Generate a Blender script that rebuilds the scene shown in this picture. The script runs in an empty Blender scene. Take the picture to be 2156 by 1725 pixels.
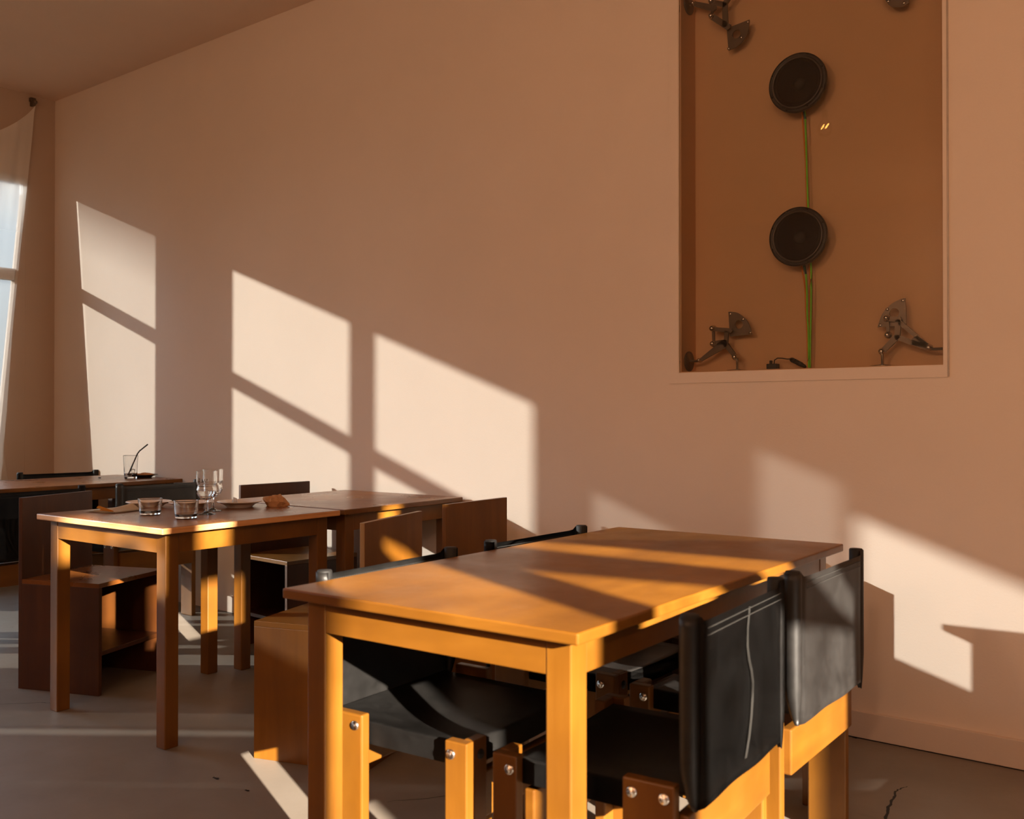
import bpy, bmesh, math, random
from mathutils import Vector, Matrix
random.seed(7)
PI = math.pi
S = bpy.context.scene
COL = S.collection

# ------------------------------------------------------------------ camera
CAM_H, WALL_Y, CEIL_Z = 1.12, 3.447, 3.335
LEFT_X, RIGHT_X, REAR_Y = -6.70, 2.60, -3.6
cam_d = bpy.data.cameras.new('camera')
cam = bpy.data.objects.new('camera', cam_d)
COL.objects.link(cam)
cam.location = (0, 0, CAM_H)
cam.rotation_euler = (math.radians(90.433), 0, math.radians(37.59))
cam_d.sensor_width = 36.0
cam_d.lens = 2050 / 2156 * 36.0
cam_d.clip_start = 0.05
cam_d.dof.use_dof = True
cam_d.dof.focus_distance = 3.9
cam_d.dof.aperture_fstop = 5.0
S.camera = cam

# ------------------------------------------------------------------ light
S.view_settings.view_transform = 'Standard'
S.view_settings.look = 'None'
S.view_settings.exposure = 0.0
S.view_settings.gamma = 1.0
S.view_settings.use_curve_mapping = False
S.cycles.use_denoising = True
S.cycles.max_bounces = 24
S.cycles.diffuse_bounces = 6
S.cycles.glossy_bounces = 5
S.cycles.transmission_bounces = 24
S.cycles.transparent_max_bounces = 24
S.cycles.caustics_reflective = False
S.cycles.caustics_refractive = False
S.cycles.sample_clamp_indirect = 4.0

SKY = 4.6
SUN_A = 5.7     # the low sun thrown back by a glass front across the yard, through the tall windows on the left
SUN_B = 38.0    # the low sun itself, through the right-hand windows
WARM = 64.0  # strength of the added warm fill lamps

world = bpy.data.worlds.new('sky')
S.world = world
world.use_nodes = True
wn = world.node_tree.nodes
wl = world.node_tree.links
w_tc = wn.new('ShaderNodeTexCoord')
w_sp = wn.new('ShaderNodeSeparateXYZ')
w_rp = wn.new('ShaderNodeValToRGB')
wl.new(w_tc.outputs['Generated'], w_sp.inputs[0])
wl.new(w_sp.outputs['Z'], w_rp.inputs[0])
el = w_rp.color_ramp.elements      # pavement, pale house fronts, open sky
el[0].position, el[0].color = 0.0, (0.10, 0.09, 0.075, 1)
el[1].position, el[1].color = 0.30, (0.70, 0.83, 1.0, 1)
e2 = el.new(0.02)
e2.color = (0.20, 0.225, 0.235, 1)
e3 = el.new(0.22)
e3.color = (0.27, 0.32, 0.36, 1)
# the glass front that returns the sun makes its side of the street much brighter
w_dot = wn.new('ShaderNodeVectorMath')
w_dot.operation = 'DOT_PRODUCT'
w_dot.inputs[1].default_value = (-0.810, -0.587, 0.0)
wl.new(w_tc.outputs['Generated'], w_dot.inputs[0])
w_mr = wn.new('ShaderNodeMapRange')
w_mr.inputs[1].default_value = 0.55
w_mr.inputs[2].default_value = 0.95
w_mr.inputs[3].default_value = 0.55
w_mr.inputs[4].default_value = 2.7
wl.new(w_dot.outputs['Value'], w_mr.inputs[0])
w_mul = wn.new('ShaderNodeVectorMath')
w_mul.operation = 'SCALE'
wl.new(w_rp.outputs[0], w_mul.inputs[0])
wl.new(w_mr.outputs[0], w_mul.inputs['Scale'])
wl.new(w_mul.outputs[0], wn['Background'].inputs[0])
wn['Background'].inputs[1].default_value = SKY


def sun(name, d, strength, color):
    l = bpy.data.lights.new(name, 'SUN')
    l.energy = strength
    l.color = color
    l.angle = math.radians(0.55)
    o = bpy.data.objects.new(name, l)
    COL.objects.link(o)
    o.rotation_euler = Vector(d).to_track_quat('-Z', 'Y').to_euler()
    return o


sun('sun_returned_by_glass_front', (0.810, 0.587, -0.297), SUN_A, (1.0, 0.95, 0.86))
sun('sun_low', (-0.914, 0.405, -0.272), SUN_B, (1.0, 0.86, 0.70))


def lamp_light(name, loc, power, color, radius):
    l = bpy.data.lights.new(name, 'POINT')
    l.energy = power
    l.color = color
    l.shadow_soft_size = radius
    o = bpy.data.objects.new(name, l)
    COL.objects.link(o)
    o.location = loc
    return o


# ------------------------------------------------------------------ materials
def new_mat(name):
    m = bpy.data.materials.new(name)
    m.use_nodes = True
    n = m.node_tree.nodes
    return m, n, m.node_tree.links, n['Principled BSDF']


def noise(n, l, scale, detail=4, rough=0.55, stretch=None, coord='Object'):
    tc = n.new('ShaderNodeTexCoord')
    mp = n.new('ShaderNodeMapping')
    l.new(tc.outputs[coord], mp.inputs[0])
    if stretch:
        mp.inputs['Scale'].default_value = stretch
    t = n.new('ShaderNodeTexNoise')
    t.inputs['Scale'].default_value = scale
    t.inputs['Detail'].default_value = detail
    t.inputs['Roughness'].default_value = rough
    l.new(mp.outputs[0], t.inputs['Vector'])
    return t


def ramp(n, l, src, stops):
    r = n.new('ShaderNodeValToRGB')
    el = r.color_ramp.elements
    while len(el) < len(stops):
        el.new(0.5)
    for e, (p, c) in zip(el, stops):
        e.position = p
        e.color = (*c, 1)
    l.new(src, r.inputs[0])
    return r


def bump(n, l, src, p, strength, dist=0.01):
    b = n.new('ShaderNodeBump')
    b.inputs['Strength'].default_value = strength
    b.inputs['Distance'].default_value = dist
    l.new(src, b.inputs['Height'])
    l.new(b.outputs[0], p.inputs['Normal'])


def plain(name, col, rough=0.5, metal=0.0, spec=0.5):
    m, n, l, p = new_mat(name)
    t = noise(n, l, 30, 2)
    r = ramp(n, l, t.outputs['Fac'], [(0.3, tuple(c * 0.92 for c in col)), (0.7, tuple(min(1, c * 1.06) for c in col))])
    l.new(r.outputs[0], p.inputs['Base Color'])
    p.inputs['Roughness'].default_value = rough
    p.inputs['Metallic'].default_value = metal
    p.inputs['Specular IOR Level'].default_value = spec
    return m


def plaster(name, col):
    m, n, l, p = new_mat(name)
    t = noise(n, l, 1.7, 5, 0.6)
    r = ramp(n, l, t.outputs['Fac'], [(0.3, tuple(c * 0.97 for c in col)), (0.7, tuple(c * 1.02 for c in col))])
    l.new(r.outputs[0], p.inputs['Base Color'])
    p.inputs['Roughness'].default_value = 0.82
    p.inputs['Specular IOR Level'].default_value = 0.25
    t2 = noise(n, l, 130, 3, 0.6)
    bump(n, l, t2.outputs['Fac'], p, 0.12, 0.004)
    return m


def wood(name, dark, mid, light, stretch, rough=0.36, scale=5.0):
    m, n, l, p = new_mat(name)
    a = noise(n, l, scale, 6, 0.62, stretch)
    a.inputs['Distortion'].default_value = 0.5
    b = noise(n, l, 3.0, 3, 0.5)
    mx = n.new('ShaderNodeMix')
    mx.inputs[0].default_value = 0.5
    l.new(a.outputs['Fac'], mx.inputs[2])
    l.new(b.outputs['Fac'], mx.inputs[3])
    r = ramp(n, l, mx.outputs[0], [(0.34, dark), (0.5, mid), (0.66, light)])
    l.new(r.outputs[0], p.inputs['Base Color'])
    c = noise(n, l, 7, 5, 0.6)
    rr = n.new('ShaderNodeMapRange')
    rr.inputs[3].default_value = rough - 0.1
    rr.inputs[4].default_value = rough + 0.16
    l.new(c.outputs['Fac'], rr.inputs[0])
    l.new(rr.outputs[0], p.inputs['Roughness'])
    p.inputs['Specular IOR Level'].default_value = 0.45
    bump(n, l, a.outputs['Fac'], p, 0.06, 0.002)
    return m


def leather(name, col, rough=0.38):
    m, n, l, p = new_mat(name)
    t = noise(n, l, 9, 6, 0.65)
    r = ramp(n, l, t.outputs['Fac'], [(0.35, col), (0.72, tuple(c * 2.6 for c in col))])
    l.new(r.outputs[0], p.inputs['Base Color'])
    rr = n.new('ShaderNodeMapRange')
    rr.inputs[3].default_value = rough - 0.08
    rr.inputs[4].default_value = rough + 0.2
    l.new(t.outputs['Fac'], rr.inputs[0])
    l.new(rr.outputs[0], p.inputs['Roughness'])
    v = n.new('ShaderNodeTexVoronoi')
    v.inputs['Scale'].default_value = 420
    bump(n, l, v.outputs['Distance'], p, 0.10, 0.001)
    p.inputs['Specular IOR Level'].default_value = 0.5
    return m


def clear_glass(name, rough=0.0):
    m, n, l, p = new_mat(name)
    n.remove(p)
    out = n['Material Output']
    tr = n.new('ShaderNodeBsdfTransparent')
    tr.inputs[0].default_value = (0.96, 0.97, 0.97, 1)
    gl = n.new('ShaderNodeBsdfGlossy')
    gl.inputs['Roughness'].default_value = rough
    fr = n.new('ShaderNodeFresnel')
    fr.inputs[0].default_value = 1.45
    mx = n.new('ShaderNodeMixShader')
    l.new(fr.outputs[0], mx.inputs[0])
    l.new(tr.outputs[0], mx.inputs[1])
    l.new(gl.outputs[0], mx.inputs[2])
    l.new(mx.outputs[0], out.inputs[0])
    return m


def solid_glass(name):
    m, n, l, p = new_mat(name)
    p.inputs['Base Color'].default_value = (0.97, 0.98, 0.98, 1)
    p.inputs['Roughness'].default_value = 0.02
    p.inputs['IOR'].default_value = 1.46
    p.inputs['Transmission Weight'].default_value = 1.0
    return m


def cloth(name, col, trans=0.5, through=0.0):
    m, n, l, p = new_mat(name)
    n.remove(p)
    out = n['Material Output']
    t = noise(n, l, 5, 5, 0.6, (1, 1, 0.15))
    r = ramp(n, l, t.outputs['Fac'], [(0.3, tuple(c * 0.93 for c in col)), (0.7, col)])
    d = n.new('ShaderNodeBsdfDiffuse')
    s = n.new('ShaderNodeBsdfTranslucent')
    l.new(r.outputs[0], d.inputs[0])
    l.new(r.outputs[0], s.inputs[0])
    a = n.new('ShaderNodeMixShader')
    a.inputs[0].default_value = trans
    l.new(d.outputs[0], a.inputs[1])
    l.new(s.outputs[0], a.inputs[2])
    if through > 0:
        tr = n.new('ShaderNodeBsdfTransparent')
        b = n.new('ShaderNodeMixShader')
        b.inputs[0].default_value = through
        l.new(a.outputs[0], b.inputs[1])
        l.new(tr.outputs[0], b.inputs[2])
        a = b
    l.new(a.outputs[0], out.inputs[0])
    return m


def emission(name, col, strength):
    m, n, l, p = new_mat(name)
    p.inputs['Base Color'].default_value = (*col, 1)
    p.inputs['Emission Color'].default_value = (*col, 1)
    p.inputs['Emission Strength'].default_value = strength
    return m


M = {}
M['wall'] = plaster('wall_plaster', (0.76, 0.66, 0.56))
M['wall_left'] = plaster('window_wall_paint', (0.46, 0.36, 0.28))  # wall plaster darkened: the corner's shade is put into this colour
M['niche'] = plaster('niche_paint', (0.80, 0.52, 0.30))
M['ceil'] = plaster('ceiling_paint', (0.80, 0.62, 0.47))
W_D, W_M, W_L = (0.092, 0.033, 0.003), (0.140, 0.054, 0.005), (0.200, 0.084, 0.010)
M['wood_top'] = wood('birch_top', (0.125, 0.045, 0.003), (0.185, 0.070, 0.005), (0.27, 0.110, 0.010), (1.0, 0.14, 1.0), 0.34, 7)
M['wood_x'] = wood('birch_lengthwise', W_D, W_M, W_L, (0.15, 1.0, 1.0), 0.36, 7)
M['wood_z'] = wood('birch_upright', W_D, W_M, W_L, (1.0, 1.0, 0.10), 0.36, 8)
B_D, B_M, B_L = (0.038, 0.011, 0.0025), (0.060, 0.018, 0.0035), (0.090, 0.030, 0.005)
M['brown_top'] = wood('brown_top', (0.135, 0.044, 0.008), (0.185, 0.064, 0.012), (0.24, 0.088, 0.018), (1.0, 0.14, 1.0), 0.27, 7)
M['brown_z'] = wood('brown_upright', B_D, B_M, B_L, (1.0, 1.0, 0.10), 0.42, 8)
M['amber_z'] = wood('amber_upright', (0.085, 0.031, 0.002), (0.130, 0.048, 0.003), (0.19, 0.075, 0.006), (1.0, 1.0, 0.10), 0.42, 8)
M['amber_top'] = wood('amber_seat', (0.11, 0.045, 0.006), (0.16, 0.065, 0.009), (0.22, 0.092, 0.014), (0.14, 1.0, 1.0), 0.34, 8)
M['ply_edge'] = wood('plywood_edge', (0.42, 0.19, 0.06), (0.58, 0.30, 0.12), (0.70, 0.42, 0.20), (0.3, 0.3, 22.0), 0.42, 8)
M['leather'] = leather('black_leather', (0.0105, 0.0100, 0.0097))
M['seam'] = plain('worn_seam', (0.020, 0.019, 0.0175), 0.8, 0.0, 0.1)
M['thread'] = plain('grey_thread', (0.022, 0.021, 0.019), 0.6)
M['chrome'] = plain('polished_steel', (0.66, 0.64, 0.60), 0.22, 1.0)
M['steel'] = plain('brushed_steel', (0.17, 0.135, 0.105), 0.42, 0.9)
M['black'] = plain('black_plastic', (0.007, 0.007, 0.007), 0.45)
M['rubber'] = plain('matt_black_rubber', (0.004, 0.004, 0.004), 0.7)
M['cone'] = plain('paper_cone', (0.0025, 0.0025, 0.0028), 0.8, 0.0, 0.2)
M['rim'] = plain('pressed_steel_rim', (0.006, 0.005, 0.0045), 0.45)
M['green'] = plain('green_cable', (0.22, 0.80, 0.03), 0.5)
M['teal'] = plain('teal_sleeve', (0.01, 0.12, 0.09), 0.5)
M['orange'] = plain('orange_cable', (0.80, 0.24, 0.008), 0.5)
M['porcelain'] = plain('glazed_porcelain', (0.80, 0.76, 0.72), 0.22)
M['slate'] = plain('dark_stoneware', (0.03, 0.022, 0.02), 0.35)
M['napkin'] = cloth('napkin_paper', (0.92, 0.84, 0.70), 0.25)
M['amber'] = cloth('napkin_lining', (0.75, 0.42, 0.10), 0.3)
M['kraft'] = cloth('kraft_paper', (0.62, 0.36, 0.19), 0.25)
M['tissue'] = cloth('tissue', (0.85, 0.83, 0.80), 0.3)
M['bread'] = plain('baked_crust', (0.62, 0.33, 0.15), 0.8)
M['curtain'] = cloth('thin_curtain', (0.90, 0.88, 0.83), 0.38, 0.76)
_t = M['curtain'].node_tree            # the cloth turns denser towards its top
_b = [x for x in _t.nodes if x.type == 'MIX_SHADER' and x.inputs[0].default_value > 0.7][0]
_tc = _t.nodes.new('ShaderNodeTexCoord')
_sp = _t.nodes.new('ShaderNodeSeparateXYZ')
_mr = _t.nodes.new('ShaderNodeMapRange')
_mr.inputs[1].default_value = 2.35
_mr.inputs[2].default_value = 2.78
_mr.inputs[3].default_value = 0.76
_mr.inputs[4].default_value = 0.05
_t.links.new(_tc.outputs['Object'], _sp.inputs[0])
_t.links.new(_sp.outputs['Z'], _mr.inputs[0])
_t.links.new(_mr.outputs[0], _b.inputs[0])
M['blind'] = cloth('roller_blind', (0.7, 0.66, 0.58), 0.6, 0.45)
M['glass'] = clear_glass('window_glass')
M['tumbler'] = solid_glass('drinking_glass')
M['water'] = solid_glass('water')
M['water'].node_tree.nodes['Principled BSDF'].inputs['IOR'].default_value = 1.33
M['frame'] = plain('pale_window_frame', (0.62, 0.60, 0.56), 0.5)
M['base'] = plaster('baseboard_paint', (0.68, 0.58, 0.49))
M['grey_edge'] = plain('glass_edge', (0.42, 0.36, 0.30), 0.3)
M['filament'] = emission('glowing_filament', (1.0, 0.42, 0.08), 60.0)
M['ext'] = plain('weathered_board', (0.20, 0.15, 0.11), 0.8)


def floor_material():
    m, n, l, p = new_mat('polished_concrete')
    a = noise(n, l, 1.3, 8, 0.62)
    r = ramp(n, l, a.outputs['Fac'], [(0.25, (0.165, 0.140, 0.115)), (0.5, (0.21, 0.180, 0.148)), (0.75, (0.255, 0.222, 0.188))])
    # hairline cracks
    tc = n.new('ShaderNodeTexCoord')
    w = n.new('ShaderNodeTexNoise')
    w.inputs['Scale'].default_value = 2.5
    l.new(tc.outputs['Object'], w.inputs['Vector'])
    ad = n.new('ShaderNodeVectorMath')
    ad.operation = 'MULTIPLY_ADD'
    l.new(w.outputs['Color'], ad.inputs[0])
    ad.inputs[1].default_value = (0.35, 0.35, 0)
    l.new(tc.outputs['Object'], ad.inputs[2])
    v = n.new('ShaderNodeTexVoronoi')
    v.feature = 'DISTANCE_TO_EDGE'
    v.inputs['Scale'].default_value = 0.55
    l.new(ad.outputs[0], v.inputs['Vector'])
    k = ramp(n, l, v.outputs['Distance'], [(0.0, (1, 1, 1)), (0.0010, (0, 0, 0))])
    mask = noise(n, l, 3.1, 2)
    mk = ramp(n, l, mask.outputs['Fac'], [(0.60, (0, 0, 0)), (0.65, (1, 1, 1))])
    mm = n.new('ShaderNodeMath')
    mm.operation = 'MULTIPLY'
    l.new(k.outputs[0], mm.inputs[0])
    l.new(mk.outputs[0], mm.inputs[1])
    mx = n.new('ShaderNodeMix')
    mx.data_type = 'RGBA'
    l.new(mm.outputs[0], mx.inputs[0])
    l.new(r.outputs[0], mx.inputs[6])
    mx.inputs[7].default_value = (0.02, 0.015, 0.012, 1)
    l.new(mx.outputs[2], p.inputs['Base Color'])
    b = noise(n, l, 5, 6, 0.6)
    rr = n.new('ShaderNodeMapRange')
    rr.inputs[3].default_value = 0.34
    rr.inputs[4].default_value = 0.60
    l.new(b.outputs['Fac'], rr.inputs[0])
    l.new(rr.outputs[0], p.inputs['Roughness'])
    p.inputs['Specular IOR Level'].default_value = 0.4
    t2 = noise(n, l, 55, 4)
    bump(n, l, t2.outputs['Fac'], p, 0.10, 0.003)
    return m


M['floor'] = floor_material()

# ------------------------------------------------------------------ mesh helpers


def link(name, bm, mat, parent=None, smooth=False, loc=None):
    me = bpy.data.meshes.new(name)
    bmesh.ops.recalc_face_normals(bm, faces=bm.faces)
    bm.to_mesh(me)
    bm.free()
    for mt in (mat if isinstance(mat, (list, tuple)) else [mat]):
        me.materials.append(mt)
    if smooth:
        for f in me.polygons:
            f.use_smooth = True
    o = bpy.data.objects.new(name, me)
    COL.objects.link(o)
    if parent is not None:
        o.parent = parent
    if loc is not None:
        o.location = loc
    return o


def box(bm, lo, hi, bev=0.0, mat=0):
    x0, y0, z0 = lo
    x1, y1, z1 = hi
    vs = [bm.verts.new(c) for c in ((x0, y0, z0), (x1, y0, z0), (x1, y1, z0), (x0, y1, z0),
                                    (x0, y0, z1), (x1, y0, z1), (x1, y1, z1), (x0, y1, z1))]
    fs = [bm.faces.new([vs[i] for i in f]) for f in ((0, 3, 2, 1), (4, 5, 6, 7), (0, 1, 5, 4), (1, 2, 6, 5), (2, 3, 7, 6), (3, 0, 4, 7))]
    for f in fs:
        f.material_index = mat
    if bev > 0:
        es = {e for f in fs for e in f.edges}
        bmesh.ops.bevel(bm, geom=list(es), offset=bev, segments=2, affect='EDGES', profile=0.5)
    return vs


def box_obj(name, lo, hi, mat, parent=None, bev=0.002, smooth=False):
    bm = bmesh.new()
    box(bm, lo, hi, bev)
    return link(name, bm, mat, parent, smooth)


def tube(bm, pts, r, seg=10, caps=True):
    pts = [Vector(p) for p in pts]
    rings = []
    up = Vector((0, 0, 1))
    for i, p in enumerate(pts):
        d = (pts[min(i + 1, len(pts) - 1)] - pts[max(i - 1, 0)]).normalized()
        a = d.cross(up)
        if a.length < 1e-3:
            a = d.cross(Vector((1, 0, 0)))
        a.normalize()
        b = d.cross(a).normalized()
        rr = r[i] if isinstance(r, (list, tuple)) else r
        rings.append([bm.verts.new(p + (a * math.cos(t) + b * math.sin(t)) * rr) for t in [2 * PI * k / seg for k in range(seg)]])
    for i in range(len(rings) - 1):
        for k in range(seg):
            f = bm.faces.new((rings[i][k], rings[i][(k + 1) % seg], rings[i + 1][(k + 1) % seg], rings[i + 1][k]))
            f.smooth = True
    if caps:
        bm.faces.new(rings[0])
        bm.faces.new(rings[-1][::-1])


def tube_obj(name, pts, r, mat, parent=None, seg=10):
    bm = bmesh.new()
    tube(bm, pts, r, seg)
    return link(name, bm, mat, parent)


def ball(bm, c, r, u=16, v=10):
    res = bmesh.ops.create_uvsphere(bm, u_segments=u, v_segments=v, radius=r, matrix=Matrix.Translation(c))
    for vv in res['verts']:
        for f in vv.link_faces:
            f.smooth = True


def lathe(bm, prof, seg=40, closed=False, c=(0, 0, 0), axis='Z'):
    rings = []
    for (r, z) in prof:
        if r < 1e-6:
            rings.append([bm.verts.new((0, 0, z))])
        else:
            rings.append([bm.verts.new((r * math.cos(2 * PI * k / seg), r * math.sin(2 * PI * k / seg), z)) for k in range(seg)])
    n = len(rings)
    for i in range(n if closed else n - 1):
        A, B = rings[i], rings[(i + 1) % n]
        for k in range(seg):
            k2 = (k + 1) % seg
            if len(A) == 1 and len(B) == 1:
                continue
            if len(A) == 1:
                f = bm.faces.new((A[0], B[k2], B[k]))
            elif len(B) == 1:
                f = bm.faces.new((A[k], A[k2], B[0]))
            else:
                f = bm.faces.new((A[k], A[k2], B[k2], B[k]))
            f.smooth = True
    vs = [v for r in rings for v in r]
    if axis == '-Y':
        bmesh.ops.rotate(bm, verts=vs, cent=(0, 0, 0), matrix=Matrix.Rotation(PI / 2, 3, 'X'))
    elif axis == 'X':
        bmesh.ops.rotate(bm, verts=vs, cent=(0, 0, 0), matrix=Matrix.Rotation(PI / 2, 3, 'Y'))
    bmesh.ops.translate(bm, verts=vs, vec=c)


def support(prof, e=0.0005):
    """extra rings close to every corner of a lathe outline, so that smooth shading stays local"""
    out = [prof[0]]
    for p, q in zip(prof, prof[1:]):
        d = math.dist(p, q)
        if d > 4 * e:
            u, w = ((q[0] - p[0]) / d, (q[1] - p[1]) / d)
            out.append((p[0] + u * e, p[1] + w * e))
            out.append((q[0] - u * e, q[1] - w * e))
        out.append(q)
    return out


def prism(bm, pts, a, b):
    """closed outline pts (3D tuples) extruded from offset vector a to b"""
    A = [bm.verts.new(Vector(p) + Vector(a)) for p in pts]
    B = [bm.verts.new(Vector(p) + Vector(b)) for p in pts]
    bm.faces.new(A)
    bm.faces.new(B[::-1])
    n = len(pts)
    for i in range(n):
        bm.faces.new((A[i], A[(i + 1) % n], B[(i + 1) % n], B[i]))


def empty(name, label, cat, loc=(0, 0, 0), rz=0.0, group=None):
    o = bpy.data.objects.new(name, None)
    o.empty_display_size = 0.1
    COL.objects.link(o)
    o.location = loc
    o.rotation_euler = (0, 0, rz)
    o['label'] = label
    o['category'] = cat
    if group:
        o['group'] = group
    return o


def tag(o, label, cat, group=None, kind=None):
    if label:
        o['label'] = label
    if cat:
        o['category'] = cat
    if group:
        o['group'] = group
    if kind:
        o['kind'] = kind
    return o


def structure(o, label=None, cat=None):
    o['kind'] = 'structure'
    if label:
        o['label'] = label
        o['category'] = cat
    return o


def copy_tree(root, loc, rz, label):
    r = root.copy()
    COL.objects.link(r)
    r.location = loc
    r.rotation_euler = (0, 0, rz)
    r['label'] = label
    for ch in list(root.children):
        c = ch.copy()
        COL.objects.link(c)
        c.parent = r
        for g in list(ch.children):
            d = g.copy()
            COL.objects.link(d)
            d.parent = c
    return r


# ------------------------------------------------------------------ room shell
T = 0.22
structure(box_obj('floor', (LEFT_X - T, REAR_Y - T, -0.15), (RIGHT_X + T, WALL_Y + T, 0.0), M['floor'], bev=0),
          'polished beige concrete floor with fine cracks and patches of sun', 'floor')
structure(box_obj('ceiling', (LEFT_X - T, REAR_Y - T, CEIL_Z), (RIGHT_X + T, WALL_Y + T, CEIL_Z + 0.15), M['ceil'], bev=0),
          'plain warm toned ceiling over the window corner', 'ceiling')
structure(box_obj('wall_rear', (LEFT_X - T, REAR_Y - T, 0), (RIGHT_X + T, REAR_Y, CEIL_Z), M['wall'], bev=0))


fl = bpy.data.objects['floor']


def crack(pts, w):
    bm = bmesh.new()
    n = len(pts)
    rnd = random.Random(n * 7 + 1)
    P = []
    for i in range(n - 1):
        for k in range(6):
            t_ = k / 6
            P.append((pts[i][0] + (pts[i + 1][0] - pts[i][0]) * t_ + rnd.uniform(-1, 1) * 0.0035, pts[i][1] + (pts[i + 1][1] - pts[i][1]) * t_ + rnd.uniform(-1, 1) * 0.0035))
    P.append(pts[-1])
    L, Rr = [], []
    for i, (x, y) in enumerate(P):
        a_, b_ = P[max(0, i - 1)], P[min(len(P) - 1, i + 1)]
        d = Vector((b_[0] - a_[0], b_[1] - a_[1])).normalized()
        ww = w * (0.25 + 0.75 * math.sin(PI * min(1, max(0, (i + 0.4) / len(P))))) * rnd.uniform(0.7, 1.2)
        L.append(bm.verts.new((x - d.y * ww, y + d.x * ww, 0.0006)))
        Rr.append(bm.verts.new((x + d.y * ww, y - d.x * ww, 0.0006)))
    for i in range(len(P) - 1):
        bm.faces.new((L[i], L[i + 1], Rr[i + 1], Rr[i]))
    return link('crack', bm, M['rubber'], fl)


crack([(-0.855, 3.075), (-0.872, 3.02), (-0.862, 2.95), (-0.853, 2.88), (-0.835, 2.78), (-0.80, 2.60), (-0.78, 2.40)], 0.0045)
crack([(-2.02, 2.03), (-1.93, 2.14), (-1.86, 2.25)], 0.0016)
crack([(-1.72, 2.36), (-1.60, 2.50)], 0.0016)
crack([(-3.93, 1.76), (-3.80, 1.90), (-3.72, 1.95)], 0.0016)
crack([(-1.135, 3.425), (-1.128, 3.428), (-1.122, 3.424)], 0.003)
crack([(-2.585, 1.838), (-2.569, 1.838), (-2.555, 1.834)], 0.005)
crack([(-2.420, 1.834), (-2.412, 1.835), (-2.405, 1.832)], 0.0035)


def holed(name, x0, x1, ylo, yhi, holes, mat):
    """wall in a plane X = const with rectangular openings (y0, y1, z0, z1)"""
    bm = bmesh.new()
    ys = sorted({ylo, yhi} | {h[0] for h in holes} | {h[1] for h in holes})
    for a, b in zip(ys, ys[1:]):
        if b - a < 1e-6:
            continue
        mid = (a + b) / 2
        cuts = sorted([(h[2], h[3]) for h in holes if h[0] < mid < h[1]])
        z = 0.0
        for c0, c1 in cuts:
            if c0 > z:
                box(bm, (x0, a, z), (x1, b, c0))
            z = c1
        if z < CEIL_Z:
            box(bm, (x0, a, z), (x1, b, CEIL_Z))
    bmesh.ops.remove_doubles(bm, verts=bm.verts, dist=1e-5)
    return structure(link(name, bm, mat))


ZT = 2.735
SILL = 0.28
LEFT_PANES = [(2.49, 3.242), (1.222, 1.982), (0.375, 1.143), (-1.28, -0.60), (-0.60, -0.33), (-0.12, 0.20)]
TOPS = [ZT, ZT, ZT, ZT + 0.10, 2.93, 2.47]
SILLS = [SILL, SILL, SILL, SILL, SILL, 2.25]
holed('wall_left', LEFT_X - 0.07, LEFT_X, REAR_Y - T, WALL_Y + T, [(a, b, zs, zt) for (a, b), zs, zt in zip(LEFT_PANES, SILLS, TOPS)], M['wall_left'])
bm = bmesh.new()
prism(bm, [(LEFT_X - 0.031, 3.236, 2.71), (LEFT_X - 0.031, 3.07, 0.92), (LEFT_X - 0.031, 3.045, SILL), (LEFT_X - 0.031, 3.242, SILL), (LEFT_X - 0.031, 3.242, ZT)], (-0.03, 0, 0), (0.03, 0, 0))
structure(link('trim_3', bm, M['wall_left']))  # slanted jamb added to slant the edge of the light patch on the wall

for i, (a, b) in enumerate(LEFT_PANES, 1):
    bm = bmesh.new()
    zt, zs = TOPS[i - 1], SILLS[i - 1]
    xs = LEFT_X - 0.012
    f = 0.012 if i < 4 else 0.002
    box(bm, (xs - 0.05, a, zs), (xs, a + f, zt))
    box(bm, (xs - 0.05, b - f, zs), (xs, b, zt))
    box(bm, (xs - 0.05, a + f, zt - f), (xs, b - f, zt))
    box(bm, (xs - 0.05, a + f, zs), (xs, b - f, zs + 0.04))
    if i < 5:
        box(bm, (xs - 0.05, a + f, 2.050), (xs, b - f, 2.127))
    w = structure(link('window_%d' % i, bm, M['frame']))
    if i < 5:
        box_obj('pane', (xs - 0.028, a + f, zs + 0.04), (xs - 0.022, b - f, 2.05), M['glass'], w, 0)
        box_obj('pane', (xs - 0.028, a + f, 2.127), (xs - 0.022, b - f, zt - f), M['glass'], w, 0)
    else:      # openings added for soft wall patches, dimmed by an added cloth blind
        box_obj('blind', (xs - 0.026, a + f, zs + 0.04), (xs - 0.025, b - f, zt - f), M['blind'], w, 0)

RIGHT_HOLES = [(-0.455, -0.06, 0.55, 2.27), (-0.455, -0.31, 2.27, 2.42), (0.08, 1.02, 0.55, 2.24), (0.44, 0.56, 2.31, 2.40),
               (-0.655, -0.575, 2.17, 2.43), (-0.76, -0.655, 2.40, 2.49), (-0.90, -0.76, 2.42, 2.58)]  # openings shaped to throw the sun patches inside
holed('wall_right', RIGHT_X, RIGHT_X + 0.06, REAR_Y - T, WALL_Y + T, RIGHT_HOLES, M['wall'])
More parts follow.
